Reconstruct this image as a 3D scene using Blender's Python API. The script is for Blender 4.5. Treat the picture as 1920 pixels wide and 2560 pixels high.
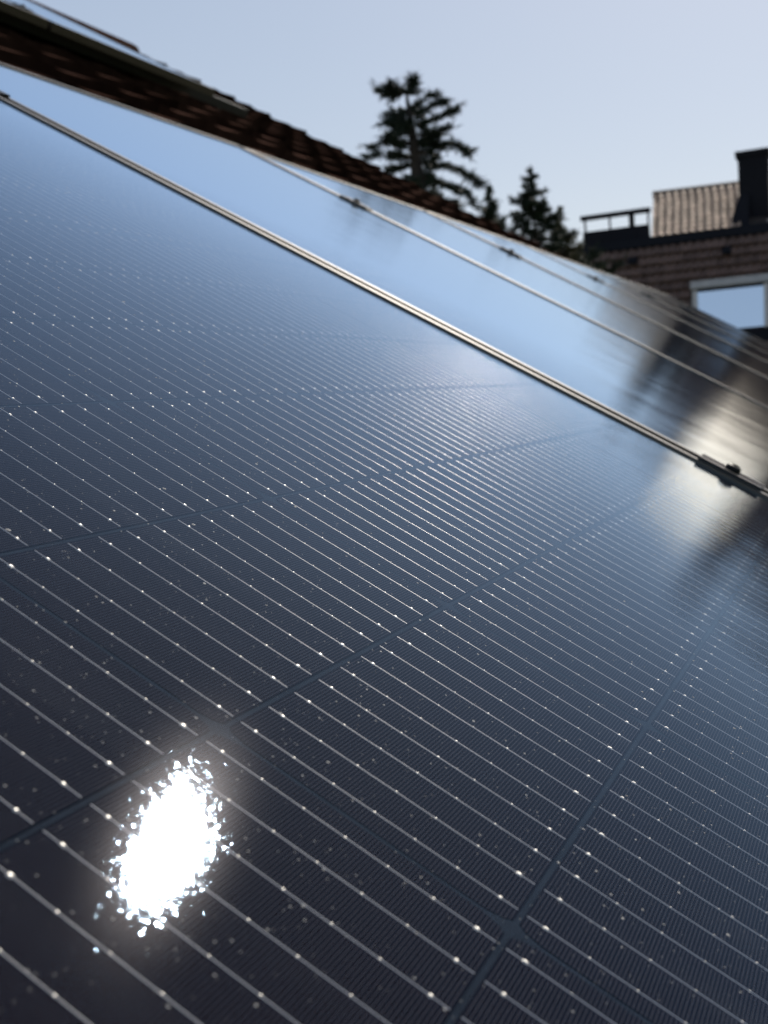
import bpy, math, random
from mathutils import Vector, Matrix

random.seed(7)
scene = bpy.context.scene
col = scene.collection
for o in list(bpy.data.objects):
    bpy.data.objects.remove(o)

# ------------------------------------------------------------------ camera, sky, sun, exposure
PITCH = math.radians(31.0)                      # roof pitch; X runs down-slope, Y along the roof, Z up
cam_data = bpy.data.cameras.new('camera')
cam = bpy.data.objects.new('camera', cam_data)
col.objects.link(cam)
cam.matrix_world = Matrix(((0.91779, 0.03407, 0.395602, 0.08142),
                           (0.3899, 0.111105, -0.91413, -0.45351),
                           (-0.075097, 0.993225, 0.088687, 0.13279),
                           (0, 0, 0, 1)))
cam_data.sensor_fit = 'VERTICAL'
cam_data.sensor_height = 24.0
cam_data.lens = 27.4417
cam_data.clip_start = 0.01
cam_data.clip_end = 2000
cam_data.dof.use_dof = True
cam_data.dof.focus_distance = 0.49
cam_data.dof.aperture_fstop = 12.5
scene.camera = cam

SUN = Vector((0.0432, 0.7666, 0.6407)).normalized()
world = bpy.data.worlds.new('World')
scene.world = world
world.use_nodes = True
wn = world.node_tree
bg = wn.nodes['Background']
sky = wn.nodes.new('ShaderNodeTexSky')
sky.sky_type = 'NISHITA'
sky.sun_disc = False
sky.sun_elevation = math.asin(SUN.z)
sky.sun_rotation = math.atan2(SUN.x, SUN.y)
sky.air_density = 1.0
sky.dust_density = 0.6
sky.ozone_density = 1.5
haze = wn.nodes.new('ShaderNodeGamma')          # thin summer haze: evens the sky out all round
haze.inputs['Gamma'].default_value = 0.45
wn.links.new(sky.outputs[0], haze.inputs['Color'])
hs = wn.nodes.new('ShaderNodeHueSaturation')
hs.inputs['Saturation'].default_value = 1.18
wn.links.new(haze.outputs[0], hs.inputs['Color'])
tint = wn.nodes.new('ShaderNodeVectorMath')      # faint lavender cast of the haze
tint.operation = 'MULTIPLY'
tint.inputs[1].default_value = (1.0, 1.0, 1.04)
wn.links.new(hs.outputs[0], tint.inputs[0])
wn.links.new(tint.outputs[0], bg.inputs[0])
bg.inputs[1].default_value = 0.15

sun_data = bpy.data.lights.new('sun', 'SUN')
sun_data.energy = 3.6
sun_data.angle = math.radians(0.53)
sun_data.color = (1.0, 0.93, 0.83)
sun = bpy.data.objects.new('sun', sun_data)
col.objects.link(sun)
sun.rotation_euler = SUN.to_track_quat('Z', 'Y').to_euler()
sun.location = (0, 20, 30)

vs = scene.view_settings
vs.view_transform = 'Standard'
vs.look = 'None'
vs.exposure = 0.91
vs.gamma = 1.0
vs.use_curve_mapping = False
scene.render.engine = 'CYCLES'
scene.cycles.use_denoising = True
scene.cycles.max_bounces = 5
scene.cycles.glossy_bounces = 3
scene.cycles.diffuse_bounces = 2
scene.cycles.transparent_max_bounces = 8
scene.cycles.adaptive_threshold = 0.02
scene.cycles.caustics_reflective = False
scene.cycles.sample_clamp_indirect = 6.0


# ------------------------------------------------------------------ helpers
class MB:
    """collects faces, builds ONE mesh"""
    def __init__(self):
        self.v = []
        self.f = []

    def quad(self, *pts):
        n = len(self.v)
        self.v += [tuple(p) for p in pts]
        self.f.append(tuple(range(n, n + len(pts))))

    def box(self, x0, x1, y0, y1, z0, z1, skip=''):
        n = len(self.v)
        self.v += [(x0, y0, z0), (x1, y0, z0), (x1, y1, z0), (x0, y1, z0),
                   (x0, y0, z1), (x1, y0, z1), (x1, y1, z1), (x0, y1, z1)]
        fs = {'b': (0, 3, 2, 1), 't': (4, 5, 6, 7), 'f': (0, 1, 5, 4), 'r': (1, 2, 6, 5), 'k': (2, 3, 7, 6), 'l': (3, 0, 4, 7)}
        for k, f in fs.items():
            if k not in skip:
                self.f.append(tuple(n + i for i in f))

    def prism(self, prof, axis, a, b, caps=True):
        """prof: list of 2D points (counter-clockwise seen against the axis), extruded along x or y"""
        n = len(self.v)
        m = len(prof)
        for t in (a, b):
            for p in prof:
                self.v.append((t, p[0], p[1]) if axis == 'x' else (p[0], t, p[1]))
        for i in range(m):
            j = (i + 1) % m
            f = (n + i, n + j, n + m + j, n + m + i)
            self.f.append(f if axis == 'y' else f[::-1])
        if caps:
            c0 = tuple(n + i for i in range(m))
            c1 = tuple(n + m + i for i in range(m))
            self.f.append(c0[::-1] if axis == 'y' else c0)
            self.f.append(c1 if axis == 'y' else c1[::-1])

    def tube(self, pts, radii, seg=6):
        n0 = len(self.v)
        for i, (p, r) in enumerate(zip(pts, radii)):
            p = Vector(p)
            d = (Vector(pts[min(i + 1, len(pts) - 1)]) - Vector(pts[max(i - 1, 0)])).normalized()
            a = d.cross(Vector((0, 0, 1)))
            if a.length < 0.05:
                a = d.cross(Vector((1, 0, 0)))
            a.normalize()
            b = d.cross(a)
            for k in range(seg):
                t = 2 * math.pi * k / seg
                self.v.append(tuple(p + a * (r * math.cos(t)) + b * (r * math.sin(t))))
        for i in range(len(pts) - 1):
            for k in range(seg):
                k2 = (k + 1) % seg
                self.f.append((n0 + i * seg + k, n0 + i * seg + k2, n0 + (i + 1) * seg + k2, n0 + (i + 1) * seg + k))
        self.f.append(tuple(n0 + k for k in range(seg))[::-1])
        self.f.append(tuple(n0 + (len(pts) - 1) * seg + k for k in range(seg)))

    def lathe(self, prof, seg=16, c=(0, 0, 0)):
        n = len(self.v)
        for r, z in prof:
            for k in range(seg):
                t = 2 * math.pi * k / seg
                self.v.append((c[0] + r * math.cos(t), c[1] + r * math.sin(t), c[2] + z))
        for i in range(len(prof) - 1):
            for k in range(seg):
                k2 = (k + 1) % seg
                self.f.append((n + i * seg + k, n + i * seg + k2, n + (i + 1) * seg + k2, n + (i + 1) * seg + k))
        self.f.append(tuple(n + k for k in range(seg))[::-1])
        self.f.append(tuple(n + (len(prof) - 1) * seg + k for k in range(seg)))

    def mesh(self, name, mat, smooth=False):
        me = bpy.data.meshes.new(name)
        me.from_pydata(self.v, [], self.f)
        for m_ in (mat if isinstance(mat, (list, tuple)) else [mat]):
            me.materials.append(m_)
        if smooth:
            for p in me.polygons:
                p.use_smooth = True
        me.update()
        return me

    def build(self, name, mat, parent=None, smooth=False):
        return link(name, self.mesh(name, mat, smooth), parent)


def link(name, data, parent=None, loc=None, mw=None):
    o = bpy.data.objects.new(name, data)
    col.objects.link(o)
    if parent is not None:
        o.parent = parent
    if loc is not None:
        o.location = loc
    if mw is not None:
        o.matrix_local = mw
    return o


def tag(o, label=None, cat=None, group=None, kind=None):
    if label:
        o['label'] = label
    if cat:
        o['category'] = cat
    if group:
        o['group'] = group
    if kind:
        o['kind'] = kind
    return o


def empty(name, loc=(0, 0, 0), rot=(0, 0, 0)):
    o = bpy.data.objects.new(name, None)
    o.empty_display_size = 0.1
    col.objects.link(o)
    o.location = loc
    o.rotation_euler = rot
    return o


RM = Matrix.Rotation(PITCH, 4, 'Y')


def pc(u, v, w=0.0):
    """roof coordinates (down-slope, along, normal) -> world"""
    return RM @ Vector((u, v, w))


# ------------------------------------------------------------------ materials
def new_mat(name):
    m = bpy.data.materials.new(name)
    m.use_nodes = True
    nt = m.node_tree
    return m, nt, nt.nodes['Principled BSDF'], nt.nodes['Material Output']


def plain(name, c, rough=0.6, metal=0.0, noise=0.0, scale=8.0, bump=0.0, spec=0.5, rnd=0.0):
    m, nt, b, out = new_mat(name)
    b.inputs['Roughness'].default_value = rough
    b.inputs['Metallic'].default_value = metal
    b.inputs['Specular IOR Level'].default_value = spec
    b.inputs['Base Color'].default_value = (*c, 1)
    if noise or bump or rnd:
        tc = nt.nodes.new('ShaderNodeTexCoord')
        nz = nt.nodes.new('ShaderNodeTexNoise')
        nz.inputs['Scale'].default_value = scale
        nz.inputs['Detail'].default_value = 6
        nt.links.new(tc.outputs['Object'], nz.inputs['Vector'])
        mr = nt.nodes.new('ShaderNodeMapRange')
        mr.inputs['From Min'].default_value = 0.3
        mr.inputs['From Max'].default_value = 0.7
        mr.inputs['To Min'].default_value = 1 - noise
        mr.inputs['To Max'].default_value = 1 + noise
        nt.links.new(nz.outputs['Fac'], mr.inputs['Value'])
        fac = mr.outputs['Result']
        if rnd:
            oi = nt.nodes.new('ShaderNodeObjectInfo')
            m2 = nt.nodes.new('ShaderNodeMapRange')
            m2.inputs['To Min'].default_value = 1 - rnd
            m2.inputs['To Max'].default_value = 1 + rnd
            nt.links.new(oi.outputs['Random'], m2.inputs['Value'])
            mu = nt.nodes.new('ShaderNodeMath')
            mu.operation = 'MULTIPLY'
            nt.links.new(fac, mu.inputs[0])
            nt.links.new(m2.outputs['Result'], mu.inputs[1])
            fac = mu.outputs[0]
        mx = nt.nodes.new('ShaderNodeVectorMath')
        mx.operation = 'SCALE'
        mx.inputs[0].default_value = c
        nt.links.new(fac, mx.inputs['Scale'])
        nt.links.new(mx.outputs['Vector'], b.inputs['Base Color'])
        if bump:
            bp = nt.nodes.new('ShaderNodeBump')
            bp.inputs['Strength'].default_value = 0.6
            bp.inputs['Distance'].default_value = bump
            nt.links.new(nz.outputs['Fac'], bp.inputs['Height'])
            nt.links.new(bp.outputs['Normal'], b.inputs['Normal'])
    return m


def make_glass(name, ior=1.24, rough=0.054, fine=1.85e-5, broad=0.0005, dust=0.010, halo=0.026):
    """thin front glass: light passes straight through, the rest mirrors by Fresnel; rolled texture as fine relief,
    bluish anti-reflective coat, faint wiped smears"""
    m, nt, b, out = new_mat(name)
    nt.nodes.remove(b)
    N = nt.nodes.new
    L = nt.links.new
    tc = N('ShaderNodeTexCoord')
    last = None
    for scale, dist, det in ((9.0, broad, 1.0), (1800.0, fine, 0.0)):
        if not dist:
            continue
        nz = N('ShaderNodeTexNoise')
        nz.inputs['Scale'].default_value = scale
        nz.inputs['Detail'].default_value = det
        L(tc.outputs['Object'], nz.inputs['Vector'])
        bp = N('ShaderNodeBump')
        bp.inputs['Strength'].default_value = 1.0
        bp.inputs['Distance'].default_value = dist
        L(nz.outputs['Fac'], bp.inputs['Height'])
        if last:
            L(last, bp.inputs['Normal'])
        last = bp.outputs['Normal']
    # a thin sheet reflects alike from both sides (no inner total reflection)
    ge = N('ShaderNodeNewGeometry')
    mi = N('ShaderNodeMix')
    mi.data_type = 'FLOAT'
    mi.inputs['A'].default_value = ior
    mi.inputs['B'].default_value = 1.0 / ior
    L(ge.outputs['Backfacing'], mi.inputs['Factor'])
    fr = N('ShaderNodeFresnel')
    L(mi.outputs['Result'], fr.inputs['IOR'])
    gl = N('ShaderNodeBsdfGlossy')
    gl.distribution = 'BECKMANN'
    gl.inputs['Roughness'].default_value = rough
    L(last, gl.inputs['Normal'])
    ct = N('ShaderNodeMix')             # blue-violet coat, neutral towards grazing
    ct.data_type = 'RGBA'
    ct.inputs['A'].default_value = (0.50, 0.74, 1.0, 1)
    ct.inputs['B'].default_value = (0.84, 0.93, 1.0, 1)
    L(fr.outputs[0], ct.inputs['Factor'])
    L(ct.outputs['Result'], gl.inputs['Color'])
    g2 = N('ShaderNodeBsdfGlossy')      # rougher lobe added as a soft bloom round the sun glint
    g2.distribution = 'BECKMANN'
    g2.inputs['Roughness'].default_value = 0.17
    g2.inputs['Color'].default_value = (0.95, 0.93, 1.0, 1)
    gm = N('ShaderNodeMixShader')
    gm.inputs[0].default_value = halo
    L(gl.outputs[0], gm.inputs[1])
    L(g2.outputs[0], gm.inputs[2])
    tr = N('ShaderNodeBsdfTransparent')
    mix = N('ShaderNodeMixShader')
    pw = N('ShaderNodeMath')            # coated glass: dark seen from above, mirror-like at a grazing angle
    pw.operation = 'POWER'
    pw.inputs[1].default_value = 1.38
    L(fr.outputs[0], pw.inputs[0])
    ml = N('ShaderNodeMath')
    ml.operation = 'MULTIPLY'
    ml.use_clamp = True
    ml.inputs[1].default_value = 2.5
    L(pw.outputs[0], ml.inputs[0])
    L(ml.outputs[0], mix.inputs[0])
    L(tr.outputs[0], mix.inputs[1])
    L(gm.outputs[0], mix.inputs[2])
    top = mix.outputs[0]
    if dust:
        mp = N('ShaderNodeMapping')
        mp.inputs['Scale'].default_value = (2.0, 14.0, 1.0)
        mp.inputs['Rotation'].default_value = (0, 0, math.radians(-62))
        L(tc.outputs['Object'], mp.inputs['Vector'])
        sm = N('ShaderNodeTexNoise')
        sm.inputs['Scale'].default_value = 2.3
        sm.inputs['Detail'].default_value = 3.0
        L(mp.outputs['Vector'], sm.inputs['Vector'])
        r2 = N('ShaderNodeMapRange')
        r2.inputs['From Min'].default_value = 0.55
        r2.inputs['From Max'].default_value = 0.75
        r2.inputs['To Max'].default_value = dust
        L(sm.outputs['Fac'], r2.inputs['Value'])
        df = N('ShaderNodeBsdfDiffuse')
        df.inputs['Color'].default_value = (0.40, 0.43, 0.48, 1)
        m2 = N('ShaderNodeMixShader')
        L(r2.outputs['Result'], m2.inputs[0])
        L(top, m2.inputs[1])
        L(df.outputs[0], m2.inputs[2])
        top = m2.outputs[0]
    L(top, out.inputs['Surface'])
    return m


def make_cell_mat():
    """dark blue-black silicon with hair-thin silver fingers across the busbars"""
    m, nt, b, out = new_mat('silicon_cell')
    N = nt.nodes.new
    L = nt.links.new
    tc = N('ShaderNodeTexCoord')
    sp = N('ShaderNodeSeparateXYZ')
    L(tc.outputs['Object'], sp.inputs[0])
    mu = N('ShaderNodeMath')
    mu.operation = 'MULTIPLY'
    mu.inputs[1].default_value = 1 / 0.00118
    L(sp.outputs['X'], mu.inputs[0])
    fr = N('ShaderNodeMath')
    fr.operation = 'FRACT'
    L(mu.outputs[0], fr.inputs[0])
    lt = N('ShaderNodeMath')
    lt.operation = 'LESS_THAN'
    lt.inputs[1].default_value = 0.12
    L(fr.outputs[0], lt.inputs[0])
    mx = N('ShaderNodeMix')
    mx.data_type = 'RGBA'
    mx.inputs['A'].default_value = (0.0022, 0.0016, 0.0036, 1)
    mx.inputs['B'].default_value = (0.052, 0.050, 0.062, 1)
    L(lt.outputs[0], mx.inputs['Factor'])
    L(mx.outputs['Result'], b.inputs['Base Color'])
    b.inputs['Roughness'].default_value = 0.7
    b.inputs['Specular IOR Level'].default_value = 0.0
    return m


M = {}
M['glass'] = make_glass('panel_glass')
M['glass_far'] = make_glass('panel_glass_far', rough=0.13, fine=0, dust=0)
M['cell'] = make_cell_mat()
M['busbar'] = plain('tinned_busbar', (0.42, 0.40, 0.385), 0.28, 1.0)
M['pad'] = plain('solder_pad', (0.56, 0.54, 0.51), 0.58, 0.75)
M['backsheet'] = plain('black_backsheet', (0.011, 0.0145, 0.021), 0.7, noise=0.2, scale=60, spec=0.0)
M['frame'] = plain('black_anodised_frame', (0.016, 0.014, 0.012), 0.35, 0.0, noise=0.25, scale=30)
fb = M['frame'].node_tree.nodes['Principled BSDF']
fb.inputs['IOR'].default_value = 1.75
fb.inputs['Specular Tint'].default_value = (1.0, 0.92, 0.80, 1)
M['clamp'] = plain('black_clamp', (0.014, 0.0135, 0.013), 0.3, 0.4, noise=0.15, scale=90)
M['bolt'] = plain('dark_bolt', (0.008, 0.008, 0.009), 0.55, 0.0, spec=0.25)
M['rail'] = plain('dark_rail', (0.02, 0.022, 0.022), 0.45, 0.5)
M['dust'] = plain('pale_dust', (0.24, 0.235, 0.23), 0.8)
M['tile'] = plain('brown_clay_tile', (0.030, 0.0165, 0.0125), 1.0, noise=0.5, scale=9, bump=0.004, rnd=0.45, spec=0.0)
M['deck'] = plain('roof_deck', (0.04, 0.03, 0.025), 0.9)
M['render'] = plain('pale_render', (0.55, 0.52, 0.47), 0.9, noise=0.08, scale=3)
M['wood'] = plain('verge_board', (0.05, 0.035, 0.028), 0.7, noise=0.3, scale=12)
M['tile_far'] = plain('dark_red_brown_tile', (0.135, 0.086, 0.071), 0.7, noise=0.3, scale=6, rnd=0.25, spec=0.25)
M['tile_light'] = plain('weathered_tan_tile', (0.45, 0.32, 0.23), 0.7, noise=0.3, scale=5, rnd=0.22, spec=0.2)
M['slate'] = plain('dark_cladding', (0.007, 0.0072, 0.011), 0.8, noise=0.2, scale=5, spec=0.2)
M['zinc'] = plain('grey_zinc', (0.40, 0.37, 0.35), 0.5, 0.1, noise=0.1, scale=4)
M['whiteframe'] = plain('white_window_frame', (0.5, 0.46, 0.43), 0.5)
M['metalroof'] = plain('pale_metal_sheet', (0.62, 0.44, 0.28), 0.56, 0.55, noise=0.08, scale=2)
M['bark'] = plain('conifer_bark', (0.028, 0.021, 0.017), 0.9, noise=0.4, scale=4)
M['needle_a'] = plain('dark_needles', (0.018, 0.027, 0.017), 0.7, noise=0.4, scale=2, spec=0.2)
M['needle_b'] = plain('spruce_needles', (0.022, 0.032, 0.018), 0.7, noise=0.4, scale=2, spec=0.2)
M['leaf'] = plain('olive_leaves', (0.085, 0.08, 0.04), 0.7, noise=0.4, scale=2, spec=0.2)
M['grass'] = plain('lawn', (0.06, 0.08, 0.03), 0.95, noise=0.4, scale=0.3)

m, nt, b, out = new_mat('window_glass')      # sun-control glazing, mirror-like from outside
b.inputs['Base Color'].default_value = (0.88, 0.95, 1.0, 1)
b.inputs['Metallic'].default_value = 1.0
b.inputs['Roughness'].default_value = 0.04
M['window'] = m

# ------------------------------------------------------------------ ground
g = MB()
g.quad((-600, -600, -7), (600, -600, -7), (600, 900, -7), (-600, 900, -7))
tag(g.build('ground', M['grass']), kind='structure')


# ------------------------------------------------------------------ roof tiles
def tile_mesh(name, mat, W, L, waves, amp, lift, thick=0.02, n=8):
    """x runs down the slope from the head of the tile, y across, z off the roof"""
    mb = MB()
    ys = [-W / 2 + W * i / n for i in range(n + 1)]
    prof = [amp * math.cos(2 * math.pi * waves * (i / n) + 0.6) for i in range(n + 1)]
    for i in range(n):
        a, b2 = ys[i], ys[i + 1]
        mb.quad((0, a, prof[i]), (L, a, prof[i] + lift), (L, b2, prof[i + 1] + lift), (0, b2, prof[i + 1]))
        mb.quad((L, a, prof[i] + lift), (L, a, prof[i] + lift - thick), (L, b2, prof[i + 1] + lift - thick), (L, b2, prof[i + 1] + lift))
    for s in (0, n):
        y = ys[s]
        q = [(0, y, prof[s] - thick), (L, y, prof[s] + lift - thick), (L, y, prof[s] + lift), (0, y, prof[s])]
        mb.quad(*(q if s == 0 else q[::-1]))
    return mb, mb.mesh(name, mat)


# ------------------------------------------------------------------ the house the panels lie on
house = empty('tiled_house', pc(0, 2.4, -0.14) + Vector((0, 0, -6.5)))
tag(house, 'brown tiled house whose sloping roof carries the solar panels', 'house')
HO = house.location
UR, UE, V0, V1 = -6.3, 2.6, -3.0, 7.80     # ridge, eave, near and far verge
ridge = pc(UR, 0, -0.14)
eave = pc(UE, 0, -0.14)

roof = empty('roof')
roof.parent = house
roof.matrix_local = Matrix.Translation(-HO) @ RM
back_u = Vector((-math.cos(PITCH), 0, -math.sin(PITCH)))
tb, tme = tile_mesh('roof_tile', M['tile'], 0.304, 0.42, 1, 0.005, 0.052, 0.046, n=8)
GA = 0.345
rest = MB()
rows = int((UE - UR) / GA)
cols = int((V1 - V0) / 0.30)
for r in range(rows):
    u = UR + r * GA
    for c in range(cols):
        v = V0 + 0.15 + c * 0.30
        dz = -0.115 + random.uniform(-0.003, 0.003)
        loc = Vector((u, v, dz))
        ok = (-5.3 < u < -1.35 and v > 0.9 and v > 0.55 - 0.9 * (u + 1.4) * 0.9)
        if ok:
            t = link('roof_tile', tme, roof)
            t.matrix_local = Matrix.Translation(loc) @ Matrix.Rotation(random.uniform(-0.012, 0.012), 4, 'Z') @ Matrix.Rotation(random.uniform(-0.006, 0.006), 4, 'Y')
        else:
            n0 = len(rest.v)
            rest.v += [(x + u, y + v, z + dz) for x, y, z in tb.v]
            rest.f += [tuple(i + n0 for i in f) for f in tb.f]
tag(rest.build('tile_field', M['tile'], roof), kind='stuff')
dk = MB()
dk.box(UR, UE + 0.1, V0, V1 - 0.03, -0.26, -0.15)
dk.build('roof_deck', M['deck'], roof)
vb = MB()
vb.box(UR, UE + 0.1, V1 - 0.026, V1 + 0.006, -0.33, -0.142)
vb.build('verge_board', M['wood'], roof)
# back slope and ridge caps
bs = MB()
for a, b2, dz in ((0.0, 7.0, 0.0),):
    p0, p1 = ridge + Vector((0, V0, 0.02)), ridge + Vector((0, V1, 0.02))
    bs.quad(p1 - HO, p0 - HO, p0 + back_u * 7 - HO, p1 + back_u * 7 - HO)
bs.build('back_slope', M['tile'], house)
rc = MB()
for k in range(30):
    y = V0 + k * 0.36
    pts = []
    for i in range(7):
        t = math.pi * i / 6
        pts.append((0.13 * math.cos(t), 0.10 * math.sin(t) - 0.02))
    rc.prism([(p[0] + ridge.x, p[1] + ridge.z + 0.02 + 0.0) for p in pts], 'y', y, y + 0.40)
rc.v = [tuple(Vector(p) - HO) for p in rc.v]
tag(rc.build('ridge_cap', M['tile'], house), kind='stuff')
wl = MB()
ex, ez = eave.x - 0.5, eave.z + 0.25
bx = ridge.x * 2 - ex
prof = [(bx, -7.0), (ex, -7.0), (ex, ez - 0.25), (ridge.x, ridge.z - 0.35), (bx, ez - 0.25)]
wl.prism([(p[0] - HO.x, p[1] - HO.z) for p in prof], 'y', V0 + 0.3 - HO.y, V1 - 0.35 - HO.y)
wl.build('wall', M['render'], house)

# ------------------------------------------------------------------ solar panels
CW, CH = 0.182, 0.0918            # half cells: 182 mm across, 91 mm along the busbars
PV = 0.184                       # string pitch
PU = 0.0935                      # cell pitch along the string
WID, LEN = 1.134, 1.722
LIP, TOP, DEPTH = 0.011, 0.0024, 0.030
UTOP = -1.4335                   # upper outer edge of the row
GAP = 0.020
BB = 11

camI = cam.matrix_world.inverted()


def to_px(p):
    q = camI @ Vector(p)
    if q.z > -0.02:
        return None
    f = 27.4417 / 24.0
    return (0.375 + f * q.x / -q.z, 0.5 - f * q.y / -q.z, -q.z)   # in picture heights


def cell_outline():
    """half cell with clipped, slightly concave corners; x along the busbars"""
    a, b2 = CH / 2, CW / 2
    cx, cy = 0.0075, 0.0030
    pts = []
    for sx, sy in ((1, 1), (-1, 1), (-1, -1), (1, -1)):
        arc = [(a, b2 - cy), (a - cx * 0.30, b2 - cy * 0.42), (a - cx, b2)]
        if sx * sy < 0:
            arc = arc[::-1]
        pts += [(sx * x, sy * y) for x, y in arc]
    return pts


def cell_mb(x=0, y=0):
    mb = MB()
    o = cell_outline()
    mb.quad(*[(x + p[0], y + p[1], -0.0042) for p in o])
    for i in range(len(o)):
        p, q = o[i], o[(i + 1) % len(o)]
        mb.quad((x + p[0], y + p[1], -0.0042), (x + p[0], y + p[1], -0.0044), (x + q[0], y + q[1], -0.0044), (x + q[0], y + q[1], -0.0042))
    return mb


def busbar_mb(seed=0):
    """one wire over one half cell with its solder pads"""
    mb = MB()
    rv = random.Random(100 + seed)
    z0 = -0.0042
    hw, hh = 0.00021, 0.00017
    x0, x1 = -CH / 2 + 0.0006, CH / 2 - 0.0006
    pr = [(-hw, 0), (-hw * 0.62, hh * 0.75), (0, hh), (hw * 0.62, hh * 0.75), (hw, 0)]
    for i in range(4):
        (a, b2), (c, d) = pr[i], pr[i + 1]
        mb.quad((x0, a, z0 + b2), (x1, a, z0 + b2), (x1, c, z0 + d), (x0, c, z0 + d))
    ends = CH / 2 - 0.0058
    for k in range(7):
        x = -ends + 2 * ends * k / 6
        big = k in (0, 6)
        lx, ly, lz = (0.00072, 0.00066, 0.00032) if big else (0.00036, 0.00038, 0.00028)
        kx, ky = rv.uniform(0.7, 1.25), rv.uniform(0.7, 1.2)
        lx, ly, lz = lx * kx, ly * ky, lz * rv.uniform(0.8, 1.2)
        x += rv.uniform(-0.0004, 0.0004)
        s = 0.5
        top = [(x - lx * s, -ly * s, z0 + lz), (x + lx * s, -ly * s, z0 + lz), (x + lx * s, ly * s, z0 + lz), (x - lx * s, ly * s, z0 + lz)]
        bot = [(x - lx, -ly, z0), (x + lx, -ly, z0), (x + lx, ly, z0), (x - lx, ly, z0)]
        mb.quad(*top)
        for i in range(4):
            j = (i + 1) % 4
            mb.quad(bot[i], bot[j], top[j], top[i])
    return mb


FR_PROF = [(0.0, -DEPTH), (LIP, -DEPTH), (LIP, TOP - 0.0005), (LIP - 0.0004, TOP), (0.0006, TOP), (0.0, TOP - 0.0006)]


def panel_meshes():
    ms = {}
    mb = MB()                      # long rails run down the slope (x)
    mb.prism([(p[0], p[1]) for p in FR_PROF], 'x', 0, LEN)
    ms['long'] = mb.mesh('frame_rail', M['frame'])
    mb = MB()
    mb.prism([(LIP - p[0], p[1]) for p in FR_PROF[::-1]], 'x', 0, LEN)
    ms['long2'] = mb.mesh('frame_rail', M['frame'])
    mb = MB()
    mb.prism([(p[0], p[1]) for p in FR_PROF], 'y', LIP + 0.0002, WID - LIP - 0.0002)
    ms['short'] = mb.mesh('frame_rail', M['frame'])
    mb = MB()
    mb.prism([(LIP - p[0], p[1]) for p in FR_PROF[::-1]], 'y', LIP + 0.0002, WID - LIP - 0.0002)
    ms['short2'] = mb.mesh('frame_rail', M['frame'])
    mb = MB()
    mb.box(LIP - 0.006, LEN - LIP + 0.006, LIP - 0.006, WID - LIP + 0.006, -0.0038, 0.0, skip='b')
    ms['glass'] = mb.mesh('glass_sheet', M['glass'])
    ms['glass_far'] = mb.mesh('glass_sheet', M['glass_far'])
    mb = MB()
    mb.box(LIP - 0.005, LEN - LIP + 0.005, LIP - 0.005, WID - LIP + 0.005, -0.0062, -0.00445)
    ms['back'] = mb.mesh('backsheet', M['backsheet'])
    return ms


PM = panel_meshes()
MARG = 0.016


def cell_centre(i, j):
    """i: 0..17 down the slope, j: 0..5 across; panel-local"""
    x = MARG + CH / 2 + i * PU + (0.008 if i >= 9 else 0.0)
    y = MARG + CW / 2 + j * PV
    return x, y


CELL = cell_mb().mesh('solar_cell', M['cell'])
WIRES = []
for q_ in range(6):
    WIRE = busbar_mb(q_).mesh('busbar', [M['busbar'], M['pad']])
    for k_, p_ in enumerate(WIRE.polygons):
        p_.material_index = 0 if k_ < 4 else 1
    WIRES.append(WIRE)
WIRE_MB = busbar_mb()
CELL_MB = cell_mb()
# whole grids for the panels where nothing of a single cell shows
gm = MB()
for i in range(18):
    for j in range(6):
        x, y = cell_centre(i, j)
        n0 = len(gm.v)
        gm.v += [(a + x, b2 + y, c) for a, b2, c in CELL_MB.v]
        gm.f += [tuple(k + n0 for k in f) for f in CELL_MB.f]
GRID = gm.mesh('cell_field', M['cell'])
bm_ = MB()
for j in range(6):
    for k in range(BB):
        y = MARG + j * PV + CW * (k + 0.5) / BB
        bm_.box(MARG, MARG + 9 * PU - 0.003, y - 0.0003, y + 0.0003, -0.0042, -0.0040)
        bm_.box(MARG + 9 * PU + 0.008, MARG + 18 * PU + 0.005, y - 0.0003, y + 0.0003, -0.0042, -0.0040)
BUSF = bm_.mesh('busbar_field', M['busbar'])


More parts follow.
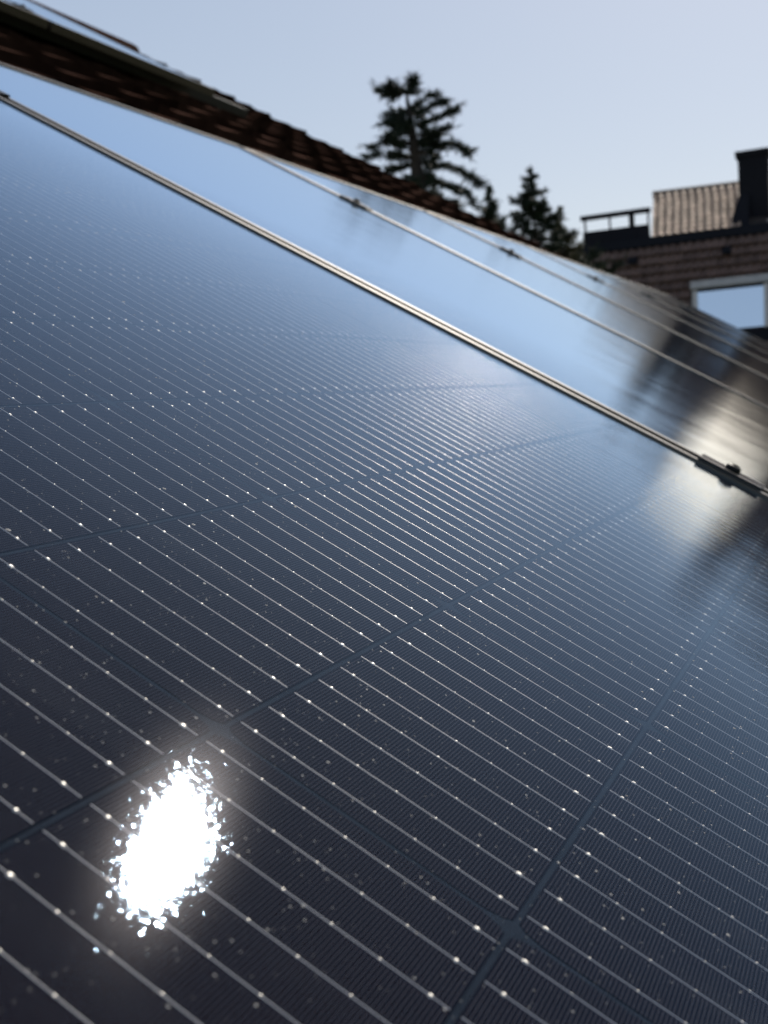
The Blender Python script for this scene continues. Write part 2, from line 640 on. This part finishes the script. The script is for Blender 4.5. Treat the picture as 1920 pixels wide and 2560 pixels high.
def solar_panel(u, v, label, group, detail=False, tilt=(0, 0), w=0.0):
    """upper near corner at (u, v) on the roof plane"""
    root = empty('solar_panel', pc(u, v, w), (0, PITCH, 0))
    root.matrix_world = Matrix.Translation(pc(u, v, w)) @ RM @ Matrix.Rotation(tilt[0], 4, 'X') @ Matrix.Rotation(tilt[1], 4, 'Y')
    tag(root, label, 'solar panel', group)
    link('frame_rail', PM['long'], root)
    link('frame_rail', PM['long2'], root, (0, WID - LIP, 0))
    link('frame_rail', PM['short'], root)
    link('frame_rail', PM['short2'], root, (LEN - LIP, 0, 0))
    link('glass_sheet', PM['glass' if detail else 'glass_far'], root)
    bk = link('backsheet', PM['back'], root)
    if not detail:
        tag(link('cell_field', GRID, bk), kind='stuff')
        tag(link('busbar_field', BUSF, bk), kind='stuff')
        return root
    mw = Matrix.Translation(pc(u, v, w)) @ RM
    near = []
    other = MB()
    wires = MB()
    for i in range(18):
        for j in range(6):
            x, y = cell_centre(i, j)
            seen, depth = 0, 9
            for sx in (-0.5, -0.25, 0, 0.25, 0.5):
                for sy in (-0.5, -0.25, 0, 0.25, 0.5):
                    q = to_px(mw @ Vector((x + sx * CH, y + sy * CW, -0.004)))
                    if q and -0.01 < q[0] < 0.76 and -0.01 < q[1] < 1.01:
                        seen += 1
                        depth = min(depth, q[2])
            if seen:
                near.append((depth, i, j, x, y))
            else:
                n0 = len(other.v)
                other.v += [(a + x, b2 + y, c) for a, b2, c in CELL_MB.v]
                other.f += [tuple(k + n0 for k in f) for f in CELL_MB.f]
    near.sort()
    big = {(i, j) for d, i, j, x, y in near[:27]}
    for d, i, j, x, y in near:
        c = link('solar_cell', CELL, root, (x, y, 0))
        if (i, j) in big:
            for k in range(BB):
                wv = link('busbar', random.choice(WIRES), c, (0, -CW / 2 + CW * (k + 0.5) / BB + random.gauss(0, 0.00012), 0))
                wv.rotation_euler.z = random.gauss(0, 0.0016) + (math.pi if random.random() < 0.5 else 0)
    for i in range(18):
        for j in range(6):
            if (i, j) in big:
                continue
            x, y = cell_centre(i, j)
            for k in range(BB):
                yy = y - CW / 2 + CW * (k + 0.5) / BB
                n0 = len(wires.v)
                wires.v += [(a + x, b2 + yy, c) for a, b2, c in WIRE_MB.v]
                wires.f += [tuple(q + n0 for q in f) for f in WIRE_MB.f]
    tag(other.build('cell_field', M['cell'], root), kind='stuff')
    wf = wires.build('busbar_field', [M['busbar'], M['pad']], root)
    nf = len(WIRE_MB.f)
    for k, p in enumerate(wf.data.polygons):
        p.material_index = 0 if k % nf < 4 else 1
    tag(wf, kind='stuff')
    # dried drops and grains of dust on the glass
    ds = MB()
    rnd = random.Random(3)
    for k in range(36000):
        x = rnd.uniform(0.55, LEN - 0.03)
        y = rnd.uniform(0.03, 0.95)
        r = 0.000105 * math.exp(rnd.gauss(0, 0.6))
        r = min(r, 0.0008)
        e = rnd.uniform(0.6, 1.6)
        ph = rnd.uniform(0, math.pi)
        n0 = len(ds.v)
        for q in range(6):
            t = q * math.pi / 3
            a, b2 = r * math.cos(t), r * e * math.sin(t)
            ds.v.append((x + a * math.cos(ph) - b2 * math.sin(ph), y + a * math.sin(ph) + b2 * math.cos(ph), 0.0))
        ds.v.append((x, y, r * 0.35))
        for q in range(6):
            ds.f.append((n0 + q, n0 + (q + 1) % 6, n0 + 6))
    tag(ds.build('dust_speck', M['dust'], root), kind='stuff')
    return root


V_FIRST = 0.751 - WID
ords = ['nearest solar panel, filling the foreground, with the white sun glare on it',
        'second solar panel from the camera, right behind the thick near frame line',
        'third solar panel from the camera, narrow pale strip behind the second',
        'fourth solar panel from the camera, thin strip below the dark conifer tops',
        'fifth solar panel from the camera, sliver in front of the neighbouring roof',
        'sixth solar panel from the camera, second to last of the long row',
        'farthest solar panel of the long row, last sliver below the blue window']
tl = [(0, 0), (0.0006, -0.0004), (-0.0005, 0.0006), (0.0007, 0.0003), (-0.0006, -0.0005), (0.0004, 0.0006), (-0.0004, 0)]
for k, lab in enumerate(ords):
    solar_panel(UTOP, V_FIRST + k * (WID + GAP), lab, 'solar panels in the long row', detail=(k == 0), tilt=tl[k])
UPU = -3.10
uv_end = 4.30
ul = ['solar panel of the upper row, rightmost, its black edge facing the camera',
      'solar panel of the upper row, second from its right end']
for k, lab in enumerate(ul):
    solar_panel(UPU - LEN, uv_end - WID - k * (WID + GAP), lab, 'solar panels in the upper row', w=0.02)


# ------------------------------------------------------------------ rails and clamps
def rail(u, v0, v1, label, w=0.0):
    r = empty('mounting_rail', pc(u, v0, w), (0, PITCH, 0))
    tag(r, label, 'mounting rail', 'rails under the solar panels')
    mb = MB()
    mb.prism([(-0.02, -0.072), (0.02, -0.072), (0.02, -0.0315), (0.008, -0.0315), (0.008, -0.042), (-0.008, -0.042), (-0.008, -0.0315), (-0.02, -0.0315)], 'y', 0, v1 - v0)
    mb.build('rail_profile', M['rail'], r)
    n = max(2, int((v1 - v0) / 1.3))
    for k in range(n):
        y = 0.15 + k * (v1 - v0 - 0.4) / (n - 1)
        hk = MB()
        hk.box(-0.018, 0.018, y - 0.015, y + 0.015, -0.135, -0.0725)
        hk.build('roof_hook', M['rail'], r)
    return r


CL_U = (-1.115, -0.075)
rail(CL_U[0], -0.5, 7.75, 'dark mounting rail hidden under the upper part of the long row')
rail(CL_U[1], -0.5, 7.75, 'dark mounting rail under the lower part of the long row')
rail(UPU - 0.14, 1.8, 4.82, 'dark rail end sticking out past the upper panel row, sky below it', w=0.02)
rail(UPU - 1.35, 1.8, 4.50, 'dark mounting rail under the upper half of the upper row', w=0.02)

cb = MB()
H0, H1 = TOP + 0.0002, TOP + 0.0036
cb.prism([(-0.0178, H0), (0.0178, H0), (0.0178, H1 - 0.0008), (0.0170, H1), (0.0075, H1), (0.0060, H1 - 0.0012), (-0.0060, H1 - 0.0012), (-0.0075, H1), (-0.0170, H1), (-0.0178, H1 - 0.0008)], 'x', -0.034, 0.034)
cb.prism([(-0.0085, -0.030), (0.0085, -0.030), (0.0085, H0), (-0.0085, H0)], 'x', -0.034, 0.034)
CLAMP = cb.mesh('clamp_body', M['clamp'])
bo = MB()
bo.lathe([(0.0078, H1 - 0.0012), (0.0078, H1 + 0.0035), (0.0070, H1 + 0.0050), (0.0045, H1 + 0.0064), (0.0042, H1 + 0.0045), (0.0, H1 + 0.0045)], 18)
BOLT = bo.mesh('bolt', M['bolt'], smooth=False)


def clamp(u, v, label, group='clamps between the panels', w=0.0):
    r = empty('mid_clamp', pc(u, v, w), (0, PITCH, 0))
    tag(r, label, 'clamp', group)
    link('clamp_body', CLAMP, r)
    link('bolt', BOLT, r)
    return r


on = ['first', 'second', 'third', 'fourth', 'fifth', 'sixth']
for k in range(6):
    v = 0.761 + k * (WID + GAP)
    clamp(CL_U[0], v, 'black clamp on the upper part of the %s frame gap from the camera' % on[k])
    if k == 0:
        clamp(CL_U[1], v, 'large black clamp with round bolt head in front of the bright reflection')
clamp(UPU - 0.14, uv_end - WID - GAP / 2, 'small clamp between the two upper row panels, lower one', w=0.02)
clamp(UPU - 1.35, uv_end - WID - GAP / 2, 'small clamp between the two upper row panels, upper one', w=0.02)

# ------------------------------------------------------------------ the neighbouring house
nb = empty('neighbour_house', (-2.0, 46.0, -7.0))
tag(nb, 'neighbouring house with steep dark tiled roof, chimney and tan tiled upper roof', 'house')
NO = nb.location
NX0, NX1 = -11.6, 9.0
RY, RZ = 44.0, 5.45
A = math.radians(72)


def npart(mb, name, mat, parent=None, smooth=False):
    mb.v = [tuple(Vector(p) - NO) for p in mb.v]
    return mb.build(name, mat, parent or nb, smooth)


low = (RZ - 0.6) / math.sin(A)          # slope length down to the eaves
mb = MB()
mb.prism([(43.1, -7.0), (43.1, 0.7), (44.1, RZ - 0.12), (49.6, RZ - 0.12), (50.6, 0.7), (50.6, -7.0)][::-1], 'x', NX0 + 0.1, NX1 - 0.1)
npart(mb, 'wall', M['render'])


def slope_frame(name, x, y, z, ang, yaw=0.0):
    e = empty(name)
    e.parent = nb
    mm = Matrix(((0, 1, 0, x), (-math.cos(ang), 0, -math.sin(ang), y), (-math.sin(ang), 0, math.cos(ang), z), (0, 0, 0, 1)))
    e.matrix_local = Matrix.Translation(-NO) @ Matrix.Translation((x, y, z)) @ Matrix.Rotation(yaw, 4, 'Z') @ Matrix.Translation((-x, -y, -z)) @ mm
    return e


mans = slope_frame('mansard_roof', 0, RY, RZ, A)
tb2, tme2 = tile_mesh('roof_tile', M['tile_far'], 0.312, 0.44, 1, 0.055, 0.165, 0.15, n=8)
dkm = MB()
dkm.box(0.02, low, NX0, NX1, -0.16, -0.05)
dkm.build('roof_deck', M['deck'], mans)
far = MB()
g2 = 0.36
WX0, WX1, WS0, WS1 = -6.12, -3.50, 1.98, 3.75    # roof window: across, down the slope
for r in range(int(low / g2)):
    for c in range(int((NX1 - NX0) / 0.30)):
        x = NX0 + 0.15 + c * 0.30
        s = 0.12 + r * g2
        if WX0 - 0.2 < x < WX1 + 0.2 and s + 0.36 > WS0 and s < WS1:
            continue
        if -10.6 < x < -3.2 and s < 3.6 and s < 0.8 + (x + 10.6) * 0.62:
            t = link('roof_tile', tme2, mans)
            t.matrix_local = Matrix.Translation((s, x, random.uniform(-0.006, 0.006))) @ Matrix.Rotation(random.uniform(-0.01, 0.01), 4, 'Z') @ Matrix.Rotation(random.uniform(-0.012, 0.014), 4, 'Y')
        else:
            n0 = len(far.v)
            far.v += [(a + s, b2 + x, cc) for a, b2, cc in tb2.v]
            far.f += [tuple(i + n0 for i in f) for f in tb2.f]
tag(far.build('tile_field', M['tile_far'], mans), kind='stuff')
mb = MB()
mb.box(-0.16, 0.20, NX0 - 0.05, NX1 + 0.05, -0.06, 0.13)
mb.build('ridge_board', M['slate'], mans)
# vents
for x, s in ((-8.28, 0.62), (-4.92, 0.66)):
    mb = MB()
    mb.prism([(s - 0.20, 0.02), (s + 0.24, 0.02), (s + 0.24, 0.26), (s + 0.10, 0.27)], 'y', x - 0.16, x + 0.16)
    mb.build('roof_vent', M['slate'], mans)
# roof window
rw = empty('roof_window')
rw.parent = mans
mb = MB()
mb.box(WS0 + 0.16, WS1, WX0, WX0 + 0.17, -0.02, 0.17)
mb.build('window_frame', M['whiteframe'], rw)
mb = MB()
mb.box(WS0 + 0.16, WS1, WX1 - 0.17, WX1, -0.02, 0.17)
mb.build('window_frame', M['whiteframe'], rw)
mb = MB()
mb.box(WS0 - 0.16, WS0 + 0.12, WX0 - 0.06, WX1 + 0.06, -0.03, 0.24)
mb.build('top_flashing', M['zinc'], rw)
mb = MB()
mb.box(WS0 + 0.123, WS0 + 0.24, WX0 + 0.172, WX1 - 0.172, -0.02, 0.16)
mb.build('blind_case', M['slate'], rw)
mb = MB()
mb.prism([(WS0 + 0.243, -0.045), (WS1 - 0.10, -0.045), (WS1 - 0.10, -0.03), (WS0 + 0.243, 0.15)], 'y', WX0 + 0.172, WX1 - 0.172)
mb.build('pane', M['window'], rw)
mb = MB()
mb.box(WS1 + 0.002, WS1 + 0.5, WX0 - 0.06, WX1 + 0.06, -0.02, 0.12)
mb.build('lower_apron', M['slate'], rw)

# tan tiled upper roof
B = math.radians(36)
upr = slope_frame('upper_roof', -6.2, 45.1, 5.62, B, math.radians(6.5))
tb3, tme3 = tile_mesh('roof_tile', M['tile_light'], 0.292, 0.45, 1, 0.042, 0.05, 0.035, n=8)
UH = 3.72
g3 = 0.37
for r in range(10):
    for c in range(12):
        x = -1.56 + 0.146 + c * 0.292
        s = -UH + 0.04 + r * g3
        if x > 1.75:
            continue
        t = link('roof_tile', tme3, upr)
        t.matrix_local = Matrix.Translation((s, x, random.uniform(-0.006, 0.006))) @ Matrix.Rotation(random.uniform(-0.02, 0.02), 4, 'Z')
mb = MB()
mb.box(-UH, 0.0, -1.58, 2.6, -0.2, -0.07)
mb.build('roof_deck', M['deck'], upr)
mb = MB()
mb.box(-UH - 0.10, -UH + 0.06, -1.62, 2.6, -0.2, 0.06)
mb.build('ridge_board', M['wood'], upr)
mb = MB()   # body behind the upper roof
mb.prism([(45.35, RZ - 0.1), (50.4, RZ - 0.1), (50.4, 5.7), (48.0, 7.55)], 'x', -7.72, -3.4)
npart(mb, 'upper_body', M['render'])
# chimney
mb = MB()
mb.box(-4.66, -3.60, 46.2, 47.3, 5.3, 8.42)
ch = npart(mb, 'chimney', M['slate'])
mb = MB()
mb.prism([(46.14, 8.40), (47.36, 8.40), (47.42, 8.62), (46.08, 8.62)][::-1], 'x', -4.74, -3.52)
npart(mb, 'chimney_cap', M['slate'])
mb = MB()  # dark sloped sheet at the lower left of the chimney
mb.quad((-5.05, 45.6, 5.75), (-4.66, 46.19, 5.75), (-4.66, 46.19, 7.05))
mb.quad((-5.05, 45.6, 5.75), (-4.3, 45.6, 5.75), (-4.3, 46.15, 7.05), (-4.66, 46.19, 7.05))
npart(mb, 'chimney_base_sheet', M['slate'])
# terrace railing
rl = empty('terrace_railing')
rl.parent = nb
mb = MB()
mb.box(-10.44, -7.9, 45.3, 45.5, 5.3, 6.30)
npart(mb, 'parapet', M['slate'], rl)
mb = MB()
mb.box(-10.52, -7.84, 45.3, 45.52, 6.74, 6.92)
npart(mb, 'hand_rail', M['slate'], rl)
for x, wd in ((-10.36, 0.03), (-9.4, 0.03), (-8.56, 0.10), (-7.93, 0.03)):
    mb = MB()
    mb.box(x - wd, x + wd, 45.36, 45.46, 6.302, 6.738)
    npart(mb, 'rail_post', M['slate'], rl)
# wing to the right (seen mirrored in the near panels)
dr = slope_frame('wing_roof', 0, 45.05, 5.5, math.radians(57))
mb = MB()
for r in range(9):
    mb.box(-0.05 - (r + 1) * 0.37, -0.05 - r * 0.37 + 0.05, -3.42, -1.36, -0.2, 0.02 + 0.001 * (r % 2))
    mb.box(-0.05 - (r + 1) * 0.37, -0.05 - r * 0.37 + 0.05, 1.76, 8.5, -0.2, 0.02 + 0.001 * (r % 2))
tag(mb.build('tile_field', M['tile_far'], dr), kind='stuff')
wg = slope_frame('metal_roof', 0, 45.0, 5.5, math.radians(34))
mb = MB()
mb.box(-7.6, 0.0, -1.35, 1.75, -0.25, 0.0)
mb.build('metal_sheet', M['metalroof'], wg)
mb = MB()
mb.box(2.2, 3.6, 46.2, 47.4, 4.0, 9.6)
npart(mb, 'chimney', M['slate'])


# ------------------------------------------------------------------ trees
def needles(mb, p, d, rnd, n, ln, wd, spread, droop=0.0):
    for _ in range(n):
        q = Vector((rnd.gauss(0, 1), rnd.gauss(0, 1), rnd.gauss(0, 0.8)))
        v = (d + q * spread)
        v.z -= droop
        v.normalize()
        o = p + Vector((rnd.uniform(-1, 1), rnd.uniform(-1, 1), rnd.uniform(-1, 1))) * (0.06)
        l = ln * rnd.uniform(0.55, 1.3)
        s = v.cross(Vector((rnd.gauss(0, 1), rnd.gauss(0, 1), rnd.gauss(0, 1))))
        if s.length < 0.01:
            continue
        s.normalize()
        s *= wd * rnd.uniform(0.6, 1.3)
        mb.quad(o - s * 0.6, o + v * l * 0.5 - s, o + v * l, o + v * l * 0.5 + s)


def limb(wood, green, pts, r0, rnd, dens, ln, wd, bare=0.15, sub=0.5):
    pts = [Vector(p) for p in pts]
    fine = []
    for i in range(len(pts) - 1):
        for k in range(5):
            fine.append(pts[i].lerp(pts[i + 1], k / 5))
    fine.append(pts[-1])
    n = len(fine)
    fine = [p + Vector((rnd.uniform(-1, 1), rnd.uniform(-1, 1), rnd.uniform(-1, 1))) * 0.035 for p in fine]
    wood.tube(fine, [max(0.008, r0 * (1 - 0.85 * i / n)) for i in range(n)], 5)
    for i in range(n - 1):
        t = i / (n - 1)
        if t < bare:
            continue
        d = (fine[i + 1] - fine[i])
        seg = d.length
        d.normalize()
        needles(green, fine[i], d, rnd, max(1, int(dens * seg * (0.6 + 0.8 * rnd.random()))), ln, wd, 0.55)
        # side twigs
        if rnd.random() < 0.75:
            side = d.cross(Vector((0, 0, 1)))
            side.normalize()
            tw = (d * 0.6 + side * rnd.choice((-1, 1)) * rnd.uniform(0.5, 1.1) + Vector((0, 0, rnd.uniform(-0.25, 0.25)))).normalized()
            L = sub * (1 - 0.55 * t) * rnd.uniform(0.5, 1.2)
            m_ = max(2, int(L / 0.12))
            for k in range(m_):
                needles(green, fine[i] + tw * (L * k / m_), tw, rnd, max(1, int(dens * 0.11)), ln, wd, 0.5)
    needles(green, fine[-1], (fine[-1] - fine[-2]).normalized(), rnd, 8, ln * 1.1, wd, 0.3)


def cedar():
    rnd = random.Random(11)
    Y0 = 28.0
    base = Vector((-10.63, Y0, -7.0))
    root = empty('cedar_tree', base)
    tag(root, 'tall ragged dark conifer with open layered branches left of centre', 'tree', 'conifers behind the roof')
    wood, green = MB(), MB()

    def q(px, py, dy=0.0):      # metres in the tree's own plane
        return Vector((-10.455 + (px - 1030) * 0.01005, Y0 + dy, 8.226 - (py - 205) * 0.00972 - (px - 1030) * 0.00076)) - base
    trunk = [Vector((0, 0, 0)), q(1022, 560), q(1014, 440), q(1010, 360), q(1006, 290), q(1001, 240), q(1003, 222)]
    wood.tube(trunk, [0.30, 0.22, 0.17, 0.13, 0.085, 0.04, 0.015], 8)
    L = [[(1002, 272), (1045, 247), (1062, 231)], [(1006, 292), (1060, 270), (1098, 256)], [(1008, 318), (1085, 300), (1130, 278)],
         [(1010, 338), (1075, 345), (1121, 334)], [(1011, 362), (1060, 368), (1075, 362)], [(1012, 395), (1100, 374), (1140, 381), (1168, 409)],
         [(1012, 412), (1090, 421), (1145, 446), (1167, 471)], [(1016, 440), (1080, 470), (1150, 500), (1182, 545)],
         [(1000, 236), (962, 236), (940, 226)], [(1000, 228), (975, 222), (966, 210)], [(1000, 228), (1018, 216), (1029, 203)], [(1000, 240), (1030, 226)],
         [(1000, 275), (966, 288), (953, 308)], [(1006, 325), (962, 324), (928, 340)], [(1008, 360), (966, 354), (932, 338)],
         [(1010, 400), (966, 386), (942, 380)], [(1010, 415), (960, 421), (930, 417)], [(1015, 448), (985, 452), (950, 470)], [(1018, 480), (1070, 505), (1120, 530)]]
    for k, pl in enumerate(L):
        n = len(pl)
        sgn = rnd.choice((-1, 1)) * rnd.uniform(0.1, 0.7)
        pts = [q(px, py, sgn * i / n) for i, (px, py) in enumerate(pl)]
        big = pl[0][1] > 380
        limb(wood, green, pts, 0.055 if big else 0.035, rnd, 190, 0.21, 0.017, bare=0.1, sub=0.58 if big else 0.34)
    for k in range(16):          # limbs towards and away from the camera
        py = rnd.uniform(265, 500)
        s = rnd.choice((-1, 1))
        ln = (py - 200) / 300 * 1.9 + 0.3
        a = rnd.uniform(-0.5, 0.5)
        p0 = q(1008, py)
        pts = [p0, p0 + Vector((a * ln * 0.5, s * ln * 0.6, 0.05)), p0 + Vector((a * ln, s * ln, -0.10))]
        limb(wood, green, pts, 0.035, rnd, 120, 0.2, 0.018, sub=0.3)
    for k in range(26):          # below the roof line
        z = rnd.uniform(4.0, 11.0)
        a = rnd.uniform(0, 2 * math.pi)
        ln = rnd.uniform(1.6, 2.6)
        p0 = Vector((0, 0, z))
        limb(wood, green, [p0, p0 + Vector((math.cos(a) * ln * .6, math.sin(a) * ln * .6, 0.1)), p0 + Vector((math.cos(a) * ln, math.sin(a) * ln, -0.3))], 0.05, rnd, 34, 0.3, 0.04)
    wood.build('trunk', M['bark'], root)
    green.build('crown', M['needle_a'], root)


def spruce(top, y, width_at, height_vis, label, seed, mat, dens=46, zlow=-2.0, lean=0.0, upt=0.25):
    """conical conifer; width_at: half width at height_vis below the top"""
    rnd = random.Random(seed)
    base = Vector((top[0], y, -7.0))
    H = top[1] + 7.0
    root = empty('spruce_tree', base)
    tag(root, label, 'tree', 'conifers behind the roof')
    wood, green = MB(), MB()
    wood.tube([(0, 0, 0), (lean * 0.5, 0, H * 0.5), (lean, 0, H)], [0.2, 0.12, 0.012], 7)
    z = H - 0.12
    needles(green, Vector((lean, 0, H - 0.25)), Vector((0, 0, 1)), rnd, 14, 0.22, 0.012, 0.12)
    while z > zlow + 7:
        d = H - z
        R = width_at * min(2.0, (d / height_vis)) ** 1.2
        n = 2 if d < 0.8 else 4
        for k in range(n):
            a = rnd.uniform(0, 2 * math.pi)
            r = R * rnd.uniform(0.35, 1.35) + 0.05
            p0 = Vector((lean * z / H, 0, z))
            e = Vector((math.cos(a), math.sin(a), 0))
            pts = [p0, p0 + e * r * 0.55 + Vector((0, 0, -0.05 * r)), p0 + e * r + Vector((0, 0, upt * r * rnd.uniform(0.2, 1.2)))]
            limb(wood, green, pts, 0.02, rnd, dens, 0.07 + 0.11 * min(1, d), 0.008 + 0.008 * min(1, d), bare=0.05, sub=0.3 * min(1, r))
        z -= 0.11 + 0.08 * rnd.random() + 0.02 * d
    wood.build('trunk', M['bark'], root)
    green.build('crown', mat, root)


cedar()
spruce((-9.847, 7.26), 36.0, 0.95, 1.75, 'pointed dark spruce with a thin spire, left of the railing', 21, M['needle_b'], dens=130)
spruce((-10.58, 6.55), 34.0, 0.32, 1.25, 'small narrow conifer between the ragged tree and the spruce', 5, M['needle_b'], dens=90)
spruce((-9.38, 6.2), 37.5, 0.46, 1.1, 'bushy olive green conifer at the right foot of the spruce', 8, M['leaf'], dens=90)
